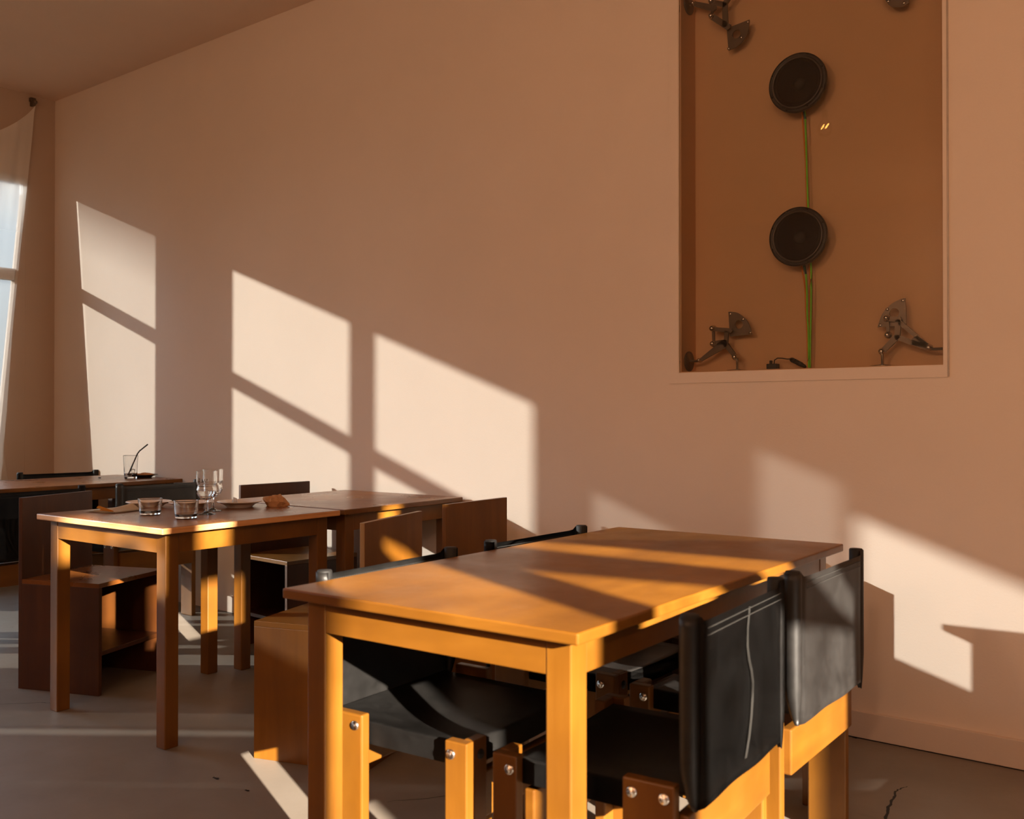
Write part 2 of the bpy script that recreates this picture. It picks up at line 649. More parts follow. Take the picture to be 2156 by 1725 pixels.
# two unseen boards added outside the right-hand opening to slant the sun bands
bm = bmesh.new()
prism(bm, [(RIGHT_X + 0.08, 0.04, 1.98), (RIGHT_X + 0.08, 0.40, 1.80), (RIGHT_X + 0.08, 0.52, 1.71), (RIGHT_X + 0.08, 1.06, 1.60),
           (RIGHT_X + 0.08, 1.06, 1.60), (RIGHT_X + 0.08, 0.625, 1.812), (RIGHT_X + 0.08, 0.30, 2.028), (RIGHT_X + 0.08, 0.04, 2.19)],
      (0, 0, 0), (0.03, 0, 0))
lo = link('leaning_board', bm, M['ext'])
tag(lo, 'lower slanting board outside the right hand window', 'board')
bm = bmesh.new()
prism(bm, [(RIGHT_X + 0.08, 0.04, 2.20), (RIGHT_X + 0.08, 0.18, 2.16), (RIGHT_X + 0.08, 0.47, 2.015), (RIGHT_X + 0.08, 1.06, 1.66), (RIGHT_X + 0.08, 1.06, 2.29), (RIGHT_X + 0.08, 0.04, 2.32)],
      (0, 0, 0), (0.03, 0, 0))
up = link('leaning_board', bm, M['ext'])
tag(up, 'upper slanting board outside the right hand window', 'board')

box_obj('blind_panel', (LEFT_X - 0.075, -1.27, SILL + 0.01), (LEFT_X - 0.065, -0.72, 1.90), M['frame'], bpy.data.objects['window_4'], 0)  # unseen panel added to narrow the sun band on the floor

# the long wall with its glazed niche
NX0, NX1, NZ0, NZ1, ND = -1.821, -0.840, 1.294, 2.885, 0.135
bm = bmesh.new()
YB = WALL_Y + T
box(bm, (LEFT_X - T, WALL_Y, 0), (NX0, YB, CEIL_Z))
box(bm, (NX1, WALL_Y, 0), (RIGHT_X + T, YB, CEIL_Z))
box(bm, (NX0, WALL_Y, 0), (NX1, YB, NZ0))
box(bm, (NX0, WALL_Y, NZ1), (NX1, YB, CEIL_Z))
structure(link('wall_back', bm, M['wall']), 'long plaster wall with slanting patches of window light and a niche', 'wall')
bm = bmesh.new()
t = 0.004
box(bm, (NX0, WALL_Y + ND, NZ0), (NX1, YB - 0.01, NZ1))
box(bm, (NX0, WALL_Y + 0.012, NZ0 + t), (NX0 + t, WALL_Y + ND, NZ1))
box(bm, (NX1 - t, WALL_Y + 0.012, NZ0 + t), (NX1, WALL_Y + ND, NZ1))
box(bm, (NX0, WALL_Y + 0.012, NZ0), (NX1, WALL_Y + ND, NZ0 + t))
box(bm, (NX0, WALL_Y + 0.012, NZ1 - t), (NX1, WALL_Y + ND, NZ1 - 0.0001))
structure(link('trim_1', bm, M['niche']), 'orange brown painted lining of the wall niche', 'niche')
bm = bmesh.new()   # slim painted frame around the niche
fy0, fy1, fw = WALL_Y - 0.0035, WALL_Y, 0.042
box(bm, (NX0 - fw, fy0, NZ0 - fw), (NX1 + 0.014, fy1, NZ0 - 0.002))
box(bm, (NX0 - fw, fy0, NZ0 - 0.002), (NX0 - 0.001, fy1, NZ1 + fw))
box(bm, (NX1 + 0.001, fy0, NZ0 - 0.002), (NX1 + 0.014, fy1, NZ1 + fw))
box(bm, (NX0 - 0.001, fy0, NZ1 + 0.001), (NX1 + 0.001, fy1, NZ1 + fw))
structure(link('trim_2', bm, M['wall']), 'slim painted frame around the wall niche', 'frame')
gp = empty('glass_pane', 'clear glass pane closing the wall niche over the loudspeakers', 'glass', (0, 0, 0))
box_obj('pane', (NX0 + 0.001, WALL_Y + 0.002, NZ0 + 0.001), (NX1 - 0.001, WALL_Y + 0.008, NZ1 - 0.001), M['glass'], gp, 0)
box_obj('edge_strip', (NX1 + 0.0145, WALL_Y - 0.004, NZ0 - 0.04), (NX1 + 0.0195, WALL_Y - 0.0005, NZ1), M['grey_edge'], gp, 0)

# skirting
bm = bmesh.new()
box(bm, (-4.70, WALL_Y - 0.018, 0.003), (RIGHT_X, WALL_Y, 0.094), 0.002)
structure(link('baseboard_back', bm, M['base']), 'low painted skirting along the foot of the long wall', 'skirting')
box_obj('gap_line', (-4.70, WALL_Y - 0.0165, 0.0), (RIGHT_X, WALL_Y - 0.001, 0.003), M['rubber'], bpy.data.objects['baseboard_back'], 0)

# ------------------------------------------------------------------ curtain
edge = [(3.30, 3.283), (3.247, 3.262), (3.043, 3.246), (2.649, 3.207), (2.195, 3.161), (1.683, 3.114), (1.208, 3.084), (0.863, 3.064), (0.70, 3.092), (0.5, 3.12), (0.34, 3.13)]


def edge_y(z):
    for (z1, y1), (z0, y0) in zip(edge, edge[1:]):
        if z0 <= z <= z1:
            return y0 + (y1 - y0) * (z - z0) / (z1 - z0)
    return edge[0][1] if z > edge[0][0] else edge[-1][1]


bm = bmesh.new()
NU, NV = 90, 60
grid = []
for i in range(NU + 1):
    u = i / NU
    row = []
    for j in range(NV + 1):
        v = j / NV
        top = 3.262 - 0.30 * math.sin(min(u, 0.5) * PI) ** 0.8 + 0.10 * max(0, u - 0.5)
        z = 0.34 + (top - 0.34) * v
        ye = edge_y(z)
        y = ye + 0.030 - u * 0.89
        amp = 0.004 + 0.008 * (1 - v) * min(1, u * 3)
        x = LEFT_X + 0.020 + amp * (math.sin(u * 46 + 1.2 * math.sin(3 * v) + 4 * (1 - v) * u) + 0.4 * math.sin(u * 91 + v * 3))
        x += 0.012 * math.exp(-((u - 0.10 - 0.5 * (1 - v)) / 0.05) ** 2) * v
        row.append(bm.verts.new((x, y, z)))
    grid.append(row)
for i in range(NU):
    for j in range(NV):
        bm.faces.new((grid[i][j], grid[i + 1][j], grid[i + 1][j + 1], grid[i][j + 1]))
cu = empty('curtain', 'thin pale curtain hung from a metal clip at the window corner', 'curtain', (0, 0, 0))
co = link('cloth', bm, M['curtain'], cu, True)
bm = bmesh.new()
box(bm, (LEFT_X + 0.0, 3.268, 3.255), (LEFT_X + 0.05, 3.288, 3.30), 0.003)
ball(bm, (LEFT_X + 0.055, 3.28, 3.275), 0.014, 10, 8)
box(bm, (LEFT_X, 3.262, 3.285), (LEFT_X + 0.03, 3.298, 3.312), 0.003)
link('clip', bm, M['steel'], cu)

# ------------------------------------------------------------------ tables


def table(name, label, L, Wd, loc, rz, top_m, leg_m, apron_m, edge_m, lw=0.052, thick=0.022, ov=0.036, h=0.75, ah=0.070, group=None):
    """L along local y, Wd along local x"""
    t = empty(name, label, 'table', loc, rz, group)
    bm = bmesh.new()
    box(bm, (-Wd / 2, -L / 2, h - thick), (Wd / 2, L / 2, h), 0.0035)
    bm.normal_update()
    for f in bm.faces:
        if abs(f.normal.z) < 0.5:
            f.material_index = 1
    link('tabletop', bm, [top_m, edge_m], t)
    x1, y1 = Wd / 2 - ov, L / 2 - ov
    for sx in (-1, 1):
        for sy in (-1, 1):
            xs = sorted((sx * x1, sx * (x1 - lw)))
            ys = sorted((sy * y1, sy * (y1 - lw)))
            box_obj('leg', (xs[0], ys[0], 0), (xs[1], ys[1], h - thick), leg_m, t, 0.003)
    for sy in (-1, 1):
        ys = sorted((sy * (y1 - 0.0015), sy * (y1 - 0.022)))
        box_obj('apron', (-x1 + lw, ys[0], h - thick - ah), (x1 - lw, ys[1], h - thick - 0.003), apron_m, t, 0.0015)
    for sx in (-1, 1):
        xs = sorted((sx * (x1 - 0.0015), sx * (x1 - 0.022)))
        box_obj('apron', (xs[0], -y1 + lw, h - thick - ah), (xs[1], y1 - lw, h - thick - 0.003), apron_m, t, 0.0015)
    return t


table('dining_table', 'large honey coloured wooden table in the foreground with bare sunlit top', 1.452, 0.752,
      (-1.322, 2.102, 0), math.radians(1.6), M['wood_top'], M['wood_z'], M['wood_x'], M['wood_x'], lw=0.054, thick=0.022, ov=0.038)
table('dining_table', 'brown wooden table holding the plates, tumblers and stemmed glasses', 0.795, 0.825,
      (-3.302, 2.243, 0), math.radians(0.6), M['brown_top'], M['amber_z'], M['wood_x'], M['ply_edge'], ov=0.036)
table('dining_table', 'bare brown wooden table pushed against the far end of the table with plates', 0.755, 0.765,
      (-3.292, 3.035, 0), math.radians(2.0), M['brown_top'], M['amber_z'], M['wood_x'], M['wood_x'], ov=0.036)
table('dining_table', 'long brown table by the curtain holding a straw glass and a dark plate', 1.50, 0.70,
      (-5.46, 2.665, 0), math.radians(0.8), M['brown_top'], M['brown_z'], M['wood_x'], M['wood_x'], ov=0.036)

# ------------------------------------------------------------------ black leather chairs
# origin under the back; +x is the way a sitter faces
HW = 0.236


def screw(parent, p, axis, mat=None):
    bm = bmesh.new()
    lathe(bm, [(0, 0.0045), (0.0025, 0.0045), (0.0028, 0.003), (0.0085, 0.0040), (0.0105, 0.002), (0.011, 0.0)], 16, c=(0, 0, 0))
    if axis == '-y':
        bmesh.ops.rotate(bm, verts=bm.verts, cent=(0, 0, 0), matrix=Matrix.Rotation(PI / 2, 3, 'X'))
    elif axis == '+y':
        bmesh.ops.rotate(bm, verts=bm.verts, cent=(0, 0, 0), matrix=Matrix.Rotation(-PI / 2, 3, 'X'))
    elif axis == '+x':
        bmesh.ops.rotate(bm, verts=bm.verts, cent=(0, 0, 0), matrix=Matrix.Rotation(PI / 2, 3, 'Y'))
    elif axis == '-x':
        bmesh.ops.rotate(bm, verts=bm.verts, cent=(0, 0, 0), matrix=Matrix.Rotation(-PI / 2, 3, 'Y'))
    bmesh.ops.translate(bm, verts=bm.verts, vec=p)
    return link('screw', bm, mat or M['chrome'], parent)


def make_black_chair(label, loc, rz):
    t = empty('leather_chair', label, 'chair', loc, rz, 'black leather sling chairs')
    # back sling -------------------------------------------------
    r = 0.0195
    bm = bmesh.new()
    out = []
    for k in range(15):                       # -y post: start at the inner side, go round outside to the rear face
        a = -0.1 * PI - 1.15 * PI * k / 14    # angle measured from +x
        out.append((r * math.cos(a), -HW + r * math.sin(a), 0))
    nb = 22
    for k in range(1, nb):
        y = -HW + 2 * HW * k / nb
        out.append((-r + 0.001, y, math.sin(PI * k / nb)))
    for k in range(15):
        a = 1.25 * PI - 1.15 * PI * k / 14
        out.append((r * math.cos(a), HW + r * math.sin(a), 0))
    NZ = 20
    rows = []
    for j in range(NZ + 1):
        v = j / NZ
        z = 0.422 + (0.766 - 0.422) * v
        row = []
        for i, (x, y, b) in enumerate(out):
            sag = b * (0.010 * math.sin(PI * v) + 0.003 * math.sin(5.2 * y / HW + 3.0 * v) * (1 - v * 0.6))
            squeeze = 1.0
            if b == 0 and v < 0.22:           # the sleeve is pinched to a point at its foot
                squeeze = 0.25 + 0.75 * (v / 0.22) ** 0.7
                cy = -HW if y < 0 else HW
                x2, y2 = -0.012 + (x + 0.012) * squeeze, cy + (y - cy) * squeeze
                zz = z - (0.022 * (1 - v / 0.22) if y < 0 else 0)
            else:
                x2, y2, zz = x + sag, y, z
            zz -= 0.011 * v * min(1.0, b * 6)
            row.append(bm.verts.new((x2, y2, zz)))
        rows.append(row)
    for j in range(NZ):
        for i in range(len(out) - 1):
            f = bm.faces.new((rows[j][i], rows[j][i + 1], rows[j + 1][i + 1], rows[j + 1][i]))
            f.smooth = True
    bmesh.ops.solidify(bm, geom=bm.faces[:], thickness=0.0035)
    for f in bm.faces:
        f.smooth = True
    back = link('backrest', bm, M['leather'], t)
    # stitched band below the top edge, and a wandering seam on the rear face
    for zz in (0.729, 0.742):
        bm = bmesh.new()
        n = 56
        for k in range(n):
            y0 = -HW + 0.028 + (2 * HW - 0.056) * k / n
            for sx in (-1, 1):
                x = 0.0042 if sx > 0 else -r - 0.0045
                xx = -r + 0.001 + (0.0025 if sx > 0 else -0.0035) + 0.004 * math.sin(PI * (y0 + HW) / (2 * HW)) * (1 if sx > 0 else 0.2)
                box(bm, (xx - 0.0009, y0, zz - 0.0007), (xx + 0.0009, y0 + 0.0052, zz + 0.0007))
        link('stitching', bm, M['thread'], back)
    # post caps
    for sy in (-1, 1):
        bm = bmesh.new()
        lathe(bm, [(0, 0), (0.0175, 0), (0.0175, 0.272), (0.016, 0.2755), (0, 0.2755)], 20, c=(0, sy * HW, 0.494))
        link('post', bm, M['rubber'], t)
    # legs and rails --------------------------------------------
    D = 0.415
    for sy in (-1, 1):
        ys = sorted((sy * (HW - 0.012), sy * (HW + 0.014)))
        ax = '-y' if sy < 0 else '+y'
        g = box_obj('leg', (0.024, ys[0], 0), (0.128, ys[1], 0.462), M['wood_z'], t, 0.004)
        for xx in (0.044, 0.108):
            screw(g, (xx, sy * (HW + 0.0145), 0.437), ax)
        bm = bmesh.new()                      # front leg: an angle of two boards
        box(bm, (D - 0.056, ys[0], 0), (D, ys[1], 0.452), 0.003)
        yi = sorted((sy * (HW - 0.0115), sy * (HW - 0.058)))
        box(bm, (D - 0.026, yi[0], 0), (D, yi[1], 0.452), 0.003)
        g = link('leg', bm, M['wood_z'], t)
        screw(g, (D - 0.040, sy * (HW + 0.0145), 0.425), ax)
        screw(g, (D - 0.0265, sy * (HW - 0.034), 0.420), '-x', M['rubber'])
        screw(g, (D + 0.0005, sy * (HW - 0.034), 0.420), '+x', M['rubber'])
    box_obj('rail', (0.008, -HW + 0.012, 0.300), (0.034, HW - 0.012, 0.405), M['wood_x2'], t, 0.004)
    box_obj('rail', (D - 0.052, -HW + 0.060, 0.262), (D - 0.028, HW - 0.060, 0.362), M['wood_x2'], t, 0.004)
    # seat sling: sags between the sides, edges folded down
    bm = bmesh.new()
    nx, ny = 16, 16
    top = []
    for i in range(nx + 1):
        u = i / nx
        row = []
        for j in range(ny + 1):
            w = j / ny
            x = -0.012 + u * (D - 0.013)
            y = (-1 + 2 * w) * (HW - 0.014)
            z = 0.440 - 0.026 * math.sin(PI * w) * math.sin(PI * min(1, u * 0.93)) - 0.004 * u
            row.append(bm.verts.new((x, y, z)))
        top.append(row)
    for i in range(nx):
        for j in range(ny):
            bm.faces.new((top[i][j], top[i + 1][j], top[i + 1][j + 1], top[i][j + 1]))
    for j0 in (0, ny):                        # folded side bands
        low = [bm.verts.new((v.co.x, v.co.y, 0.392)) for v in [top[i][j0] for i in range(2, nx + 1)]]
        for i in range(2, nx):
            bm.faces.new((top[i][j0], top[i + 1][j0], low[i - 1], low[i - 2]))
    low = [bm.verts.new((v.co.x + 0.002, v.co.y, v.co.z - 0.046)) for v in top[nx]]
    for j in range(ny):
        bm.faces.new((top[nx][j], top[nx][j + 1], low[j + 1], low[j]))
    bmesh.ops.solidify(bm, geom=bm.faces[:], thickness=0.004)
    for f in bm.faces:
        f.smooth = True
    link('seat', bm, M['leather'], t)
    return t


M['wood_x2'] = wood('birch_rail', W_D, W_M, W_L, (1.0, 0.12, 1.0), 0.36, 8)
chair0 = make_black_chair('near black leather chair right of the foreground table, back turned to the viewer', (-0.824, 1.800, 0), PI + math.radians(4.4))
# a pale wandering seam down this chair's back
bm = bmesh.new()
for off in (-0.0028, 0.0028):
    run = []
    for p, z in ((0, 0.744), (0.001, 0.70), (0.006, 0.665), (0.018, 0.635), (0.031, 0.61), (0.037, 0.585), (0.034, 0.555), (0.022, 0.52), (0.004, 0.485), (-0.022, 0.450)):
        v = (z - 0.422) / 0.344
        y = -p - 0.018 + off
        b = math.sin(PI * (y + HW) / (2 * HW))
        run.append((-0.0221 + b * (0.010 * math.sin(PI * v) + 0.003 * math.sin(5.2 * y / HW + 3.0 * v) * (1 - v * 0.6)), y, z))
    tube(bm, run, 0.0013, 6)
far_right = copy_tree(chair0, (-0.851, 2.378, 0), PI + math.radians(1.5), 'far black leather chair right of the foreground table, nearer the long wall')
left_near = copy_tree(chair0, (-1.716, 1.742, 0), math.radians(3.6), 'near black leather chair left of the foreground table, seen partly under its top')
left_far = copy_tree(chair0, (-1.742, 2.397, 0), math.radians(0.5), 'far black leather chair left of the foreground table, only its back edge above the top')
copy_tree(chair0, (-4.79, 2.375, 0), PI + math.radians(1), 'black leather chair cut off by the left edge of the photo, behind the wooden chair')
copy_tree(chair0, (-4.742, 3.022, 0), PI + math.radians(1), 'black leather chair behind the plates, its back against the far table')
copy_tree(chair0, (-6.165, 3.205, 0), math.radians(-8), 'black leather chair between the far table and the curtain')
link('seam', bm, M['seam'], chair0)

# ------------------------------------------------------------------ box shaped wooden chairs
# origin at the near floor corner on the back side; +x from back to front, +y across


def wooden_chair(label, loc, rz, seat_m, depth=0.40, width=0.41, back_h=0.786, mirror=False, open_side=False, edge_m=None, body=None):
    t = empty('wooden_chair', label, 'chair', loc, rz, 'box shaped wooden chairs')
    k = -1 if mirror else 1
    body = body or M['brown_z']
    edge_m = edge_m or body

    def b(name, lo, hi, mat, bev=0.0015):
        y0, y1 = sorted((lo[1] * k, hi[1] * k))
        return box_obj(name, (lo[0], y0, lo[2]), (hi[0], y1, hi[2]), mat, t, bev)
    th = 0.018
    bk = b('backrest', (0, 0, 0.0), (th, width, back_h), body)
    b('seat', (th, 0, 0.45 - th), (depth, width, 0.45), [seat_m], 0.0012)
    if open_side:
        b('side_panel', (depth - th, 0, 0), (depth, width, 0.45 - th), edge_m)
        b('shelf', (th, 0.01, 0.155), (depth - th, width - 0.01, 0.155 + th), body)
        b('rear_panel', (th, width - th, 0.175), (depth - th, width, 0.45 - th), body)
    else:
        b('side_panel', (th, 0, 0), (depth, th, 0.45 - th), body)
        b('side_panel', (th, width - th, 0), (depth, width, 0.45 - th), body)
        b('shelf', (th, th, 0.157), (depth - 0.004, width - th, 0.157 + th), body)
    return t


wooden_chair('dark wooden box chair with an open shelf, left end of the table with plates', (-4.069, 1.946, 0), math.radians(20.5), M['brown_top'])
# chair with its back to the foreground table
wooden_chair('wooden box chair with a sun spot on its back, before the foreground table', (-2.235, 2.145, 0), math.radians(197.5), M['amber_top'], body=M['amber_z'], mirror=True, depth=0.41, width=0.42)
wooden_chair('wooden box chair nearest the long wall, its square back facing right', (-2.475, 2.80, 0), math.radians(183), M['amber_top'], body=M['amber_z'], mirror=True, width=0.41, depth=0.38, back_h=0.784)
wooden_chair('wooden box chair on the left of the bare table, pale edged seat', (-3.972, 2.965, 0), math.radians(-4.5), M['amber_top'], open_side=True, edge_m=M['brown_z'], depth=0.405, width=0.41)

bn = empty('low_bench', 'low stepped wooden bench standing between the foreground table and the long wall', 'bench', (-1.54, 3.20, 0))  # unseen stepped block added to cast a shadow on the long wall
box_obj('seat', (-0.20, -0.30, 0.384), (0.20, 0.0, 0.404), M['brown_z'], bn)
box_obj('side_panel', (-0.20, -0.30, 0), (-0.18, 0.0, 0.384), M['brown_z'], bn)
box_obj('side_panel', (0.18, -0.30, 0), (0.20, 0.0, 0.384), M['brown_z'], bn)
box_obj('top_shelf', (-0.20, 0.0, 0.615), (0.20, 0.21, 0.635), M['brown_z'], bn)
box_obj('side_panel', (-0.20, 0.0, 0), (-0.18, 0.21, 0.615), M['brown_z'], bn)
box_obj('side_panel', (0.18, 0.0, 0), (0.20, 0.21, 0.615), M['brown_z'], bn)
box_obj('front_panel', (-0.18, 0.0, 0), (0.18, 0.018, 0.615), M['brown_z'], bn)

# ------------------------------------------------------------------ tableware
TZ = 0.750


def tumbler(name, label, x, y, r0, r1, h, parent_z=TZ, base=0.008, wall=0.0026, group=None):
    bm = bmesh.new()
    prof = [(0, 0), (r0 - 0.003, 0), (r0, 0.003)]
    for k in range(1, 8):
        v = k / 7
        prof.append((r0 + (r1 - r0) * v ** 0.7, 0.003 + (h - 0.004) * v))
    prof += [(r1 - wall / 2, h)]
    for k in range(7, 0, -1):
        v = k / 7
        prof.append((r0 + (r1 - r0) * v ** 0.7 - wall, base + (h - 0.004 - base) * v + 0.002))
    prof += [(r0 - wall - 0.004, base), (0, base)]
    lathe(bm, support(prof), 44)
    o = link(name, bm, M['tumbler'], None, True, (x, y, parent_z))
    tag(o, label, 'glass', group)
    return o


tumbler('tumbler', 'low clear tumbler beside the folded napkin, empty', -3.330, 2.084, 0.037, 0.0445, 0.062, group='low tumblers')
tw = tumbler('tumbler', 'low clear tumbler nearer the table edge, in front of the stemmed glasses', -3.105, 2.088, 0.038, 0.0445, 0.066, group='low tumblers')


def goblet(label, x, y, sc=1.0, water=0.0):
    e = empty('stemmed_glass', label, 'glass', (x, y, TZ), 0, 'stemmed glasses')
    bm = bmesh.new()
    w = 0.0022
    outer = [(0, 0), (0.034, 0), (0.0345, 0.0018), (0.020, 0.0045), (0.0075, 0.010), (0.0052, 0.020), (0.0050, 0.046), (0.0075, 0.054),
             (0.020, 0.060), (0.031, 0.069), (0.0375, 0.083), (0.0375, 0.094), (0.0345, 0.104), (0.0335, 0.109), (0.0350, 0.113),
             (0.0385, 0.117), (0.0385, 0.140), (0.0385, 0.164)]
    inner = [(0.0385 - w, 0.164), (0.0385 - w, 0.118), (0.0335 - w, 0.112), (0.0335 - w, 0.105), (0.0375 - w, 0.093), (0.0375 - w, 0.084),
             (0.031 - w, 0.072), (0.019, 0.063), (0, 0.060)]
    prof = [(r * sc, z * sc) for r, z in outer + inner]
    lathe(bm, support(prof), 44)
    link('bowl_and_stem', bm, M['tumbler'], e, True)
    if water:
        bm = bmesh.new()
        pr = [(0, 0.0608), (0.0185, 0.0638), (0.031 - w - 0.0004, 0.0728), (0.0375 - w - 0.0004, 0.0845), (0.0375 - w - 0.0006, 0.090), (0, 0.090)]
        lathe(bm, support([(r * sc, z * sc) for r, z in pr], 0.0003), 44)
        link('water', bm, M['water'], e, True)
    return e


goblet('stemmed glass half full of water, standing in front of its twin', -3.178, 2.226, 1.0, 1)
goblet('stemmed glass standing just behind the one with water', -3.270, 2.318, 1.0, 0)


def plate(name, label, x, y, z, r, mat, h=0.022, group=None):
    bm = bmesh.new()
    prof = [(0, 0.0), (r * 0.56, 0.0), (r * 0.60, 0.004), (r * 0.72, 0.012), (r * 0.98, h), (r, h + 0.0008), (r * 0.985, h + 0.0032),
            (r * 0.74, 0.0165), (r * 0.62, 0.0075), (0, 0.0062)]
    lathe(bm, support(prof, 0.0008), 56)
    o = link(name, bm, mat, None, True, (x, y, z))
    tag(o, label, 'plate', group)
    return o


plate('plate', 'pale plate behind the left tumbler and the napkin', -3.613, 2.255, TZ, 0.090, M['porcelain'], group='pale plates')
plate('plate', 'pale plate behind the right tumbler, left of the stemmed glasses', -3.452, 2.352 - 0.01, TZ, 0.086, M['porcelain'], group='pale plates')
plate('plate', 'pale plate with a scrap of tissue, right of the stemmed glasses', -3.330, 2.490, TZ, 0.090, M['porcelain'], group='pale plates')

# napkin: two folded layers with a curled amber corner
nk = empty('napkin', 'folded cream napkin with a curled amber corner, left of the tumblers', 'napkin', (-3.565, 2.075, TZ), math.radians(14))


def sheet(name, mat, parent, w, d, z, f, thick=0.0012, nx=18, ny=12, skew=0.0):
    bm = bmesh.new()
    g = []
    for i in range(nx + 1):
        row = []
        for j in range(ny + 1):
            u, v = i / nx, j / ny
            row.append(bm.verts.new(((u - 0.5) * w + skew * (v - 0.5), (v - 0.5) * d, z + f(u, v))))
        g.append(row)
    for i in range(nx):
        for j in range(ny):
            bm.faces.new((g[i][j], g[i + 1][j], g[i + 1][j + 1], g[i][j + 1]))
    bmesh.ops.solidify(bm, geom=bm.faces[:], thickness=thick)
    return link(name, bm, mat, parent, True)


sheet('layer', M['napkin'], nk, 0.165, 0.150, 0.0016, lambda u, v: 0.0022 * math.sin(5 * u) ** 2)
sheet('layer', M['napkin'], nk, 0.158, 0.142, 0.0058, lambda u, v: 0.020 * math.exp(-((u - 0.60) / 0.17) ** 2) * v + 0.004 * math.exp(-((u - 0.3) / 0.2) ** 2), skew=0.012)
bm = bmesh.new()
pts = []
g = []
for i in range(15):
    u = i / 14
    row = []
    for j in range(9):
        v = j / 8
        rr = 0.010 * (1 - 0.75 * u)
        a = -PI / 2 + 1.5 * PI * v
        row.append(bm.verts.new((-0.006 + u * 0.062 + 0.3 * rr * math.cos(a), -0.070 + 0.010 * u + rr * math.cos(a) * 0.9, 0.0085 + rr + rr * math.sin(a) * 0.9 - 0.004 * u)))
    g.append(row)
for i in range(14):
    for j in range(8):
        bm.faces.new((g[i][j], g[i + 1][j], g[i + 1][j + 1], g[i][j + 1]))
bmesh.ops.solidify(bm, geom=bm.faces[:], thickness=0.001)
link('curled_corner', bm, M['amber'], nk, True)


def crumple(name, label, cat, loc, size, mat, seed, rz=0.0, group=None, squash=1.0):
    rnd = random.Random(seed)
    bm = bmesh.new()
    bmesh.ops.create_icosphere(bm, subdivisions=4, radius=1.0)
    dirs = [(Vector((rnd.gauss(0, 1), rnd.gauss(0, 1), rnd.gauss(0, 1))).normalized(), rnd.uniform(0.62, 1.0)) for _ in range(34)]
    for v in bm.verts:
        d = v.co.normalized()
        s = min(k / max(0.08, d.dot(n)) for n, k in dirs if d.dot(n) > 0.08)
        s = min(s, 1.25) * (1 + 0.10 * math.sin(9 * d.x + seed) * math.sin(8 * d.y) + 0.015 * math.sin(21 * d.z + 15 * d.x))
        v.co = Vector((d.x * s * size[0], d.y * s * size[1], d.z * s * size[2]))
    zmin = min(v.co.z for v in bm.verts) * 0.30
    for v in bm.verts:
        v.co.z = max(v.co.z, zmin) - zmin
    o = link(name, bm, mat, None, False, loc)
    o.rotation_euler = (0, 0, rz)
    if label:
        tag(o, label, cat, group)
    return o


crumple('crumpled_paper', 'crumpled ball of brown kraft paper near the seam of the two tables', 'paper', (-3.235, 2.600, TZ), (0.062, 0.050, 0.042), M['kraft'], 5, 0.4)
crumple('crumpled_tissue', 'small white scrap of tissue standing on the right hand plate', 'tissue', (-3.345, 2.480, TZ + 0.0075), (0.016, 0.014, 0.032), M['tissue'], 9)

# far table
tumbler('straw_glass', 'tall clear glass with melting ice on the far table', -5.372, 3.232, 0.036, 0.0425, 0.140, wall=0.003, base=0.012)
bm = bmesh.new()
x0, y0 = -5.372, 3.232
a, b = Vector((x0 - 0.012, y0 - 0.012, TZ + 0.016)), Vector((x0 + 0.020, y0 + 0.0365, TZ + 0.1585))
c = Vector((x0 + 0.050, y0 + 0.082, TZ + 0.205))
tube(bm, [a, a.lerp(b, 0.5), a.lerp(b, 0.93), b + (b - a) * 0.03 + Vector((0.004, 0.005, 0.003)), b.lerp(c, 0.35), c], 0.0042, 10)
tag(link('drinking_straw', bm, M['rubber']), 'black bent drinking straw leaning in the tall glass', 'straw')
for k, (dx, dy, dz, rz) in enumerate([(-0.006, 0.012, 0.0135, 0.3), (0.013, -0.012, 0.0135, 0.9), (0.008, 0.008, 0.038, 1.3)]):
    bm = bmesh.new()
    box(bm, (-0.010, -0.010, 0), (0.010, 0.010, 0.020), 0.004)
    ic = link('ice_cube', bm, M['tumbler'], None, True, (x0 + dx, y0 + dy, TZ + dz))
    ic.rotation_euler = (0.1, 0.15, rz)
    tag(ic, ['clear ice cube at the bottom left of the tall glass', 'clear ice cube at the bottom right of the tall glass', 'clear ice cube on top of the two others in the tall glass'][k], 'ice', 'ice cubes in the tall glass')
plate('plate', 'dark plate with torn bread on the far table', -5.395, 3.345 - 0.02, TZ, 0.088, M['slate'], 0.018)
rn = random.Random(3)
for k, (dx, dy, rz) in enumerate([(-0.035, -0.02, 0.2), (0.01, -0.012, 1.3), (-0.012, 0.028, 2.2), (0.035, 0.020, 0.7)]):
    crumple('bread_piece', ['long torn crust at the left of the dark plate', 'torn crust in the middle of the dark plate', 'torn crust at the back of the dark plate', 'torn crust at the right of the dark plate'][k], 'bread', (-5.395 + dx, 3.325 + dy, TZ + 0.0115), (0.036, 0.022, 0.017), M['bread'], 20 + k, rz, 'torn bread on the dark plate')
crumple('crumb', 'small dark crumb lying alone on the far table', 'crumb', (-5.56, 3.14, TZ), (0.012, 0.009, 0.006), M['slate'], 31)

# ------------------------------------------------------------------ niche contents
YF = 3.520          # plane of the brackets


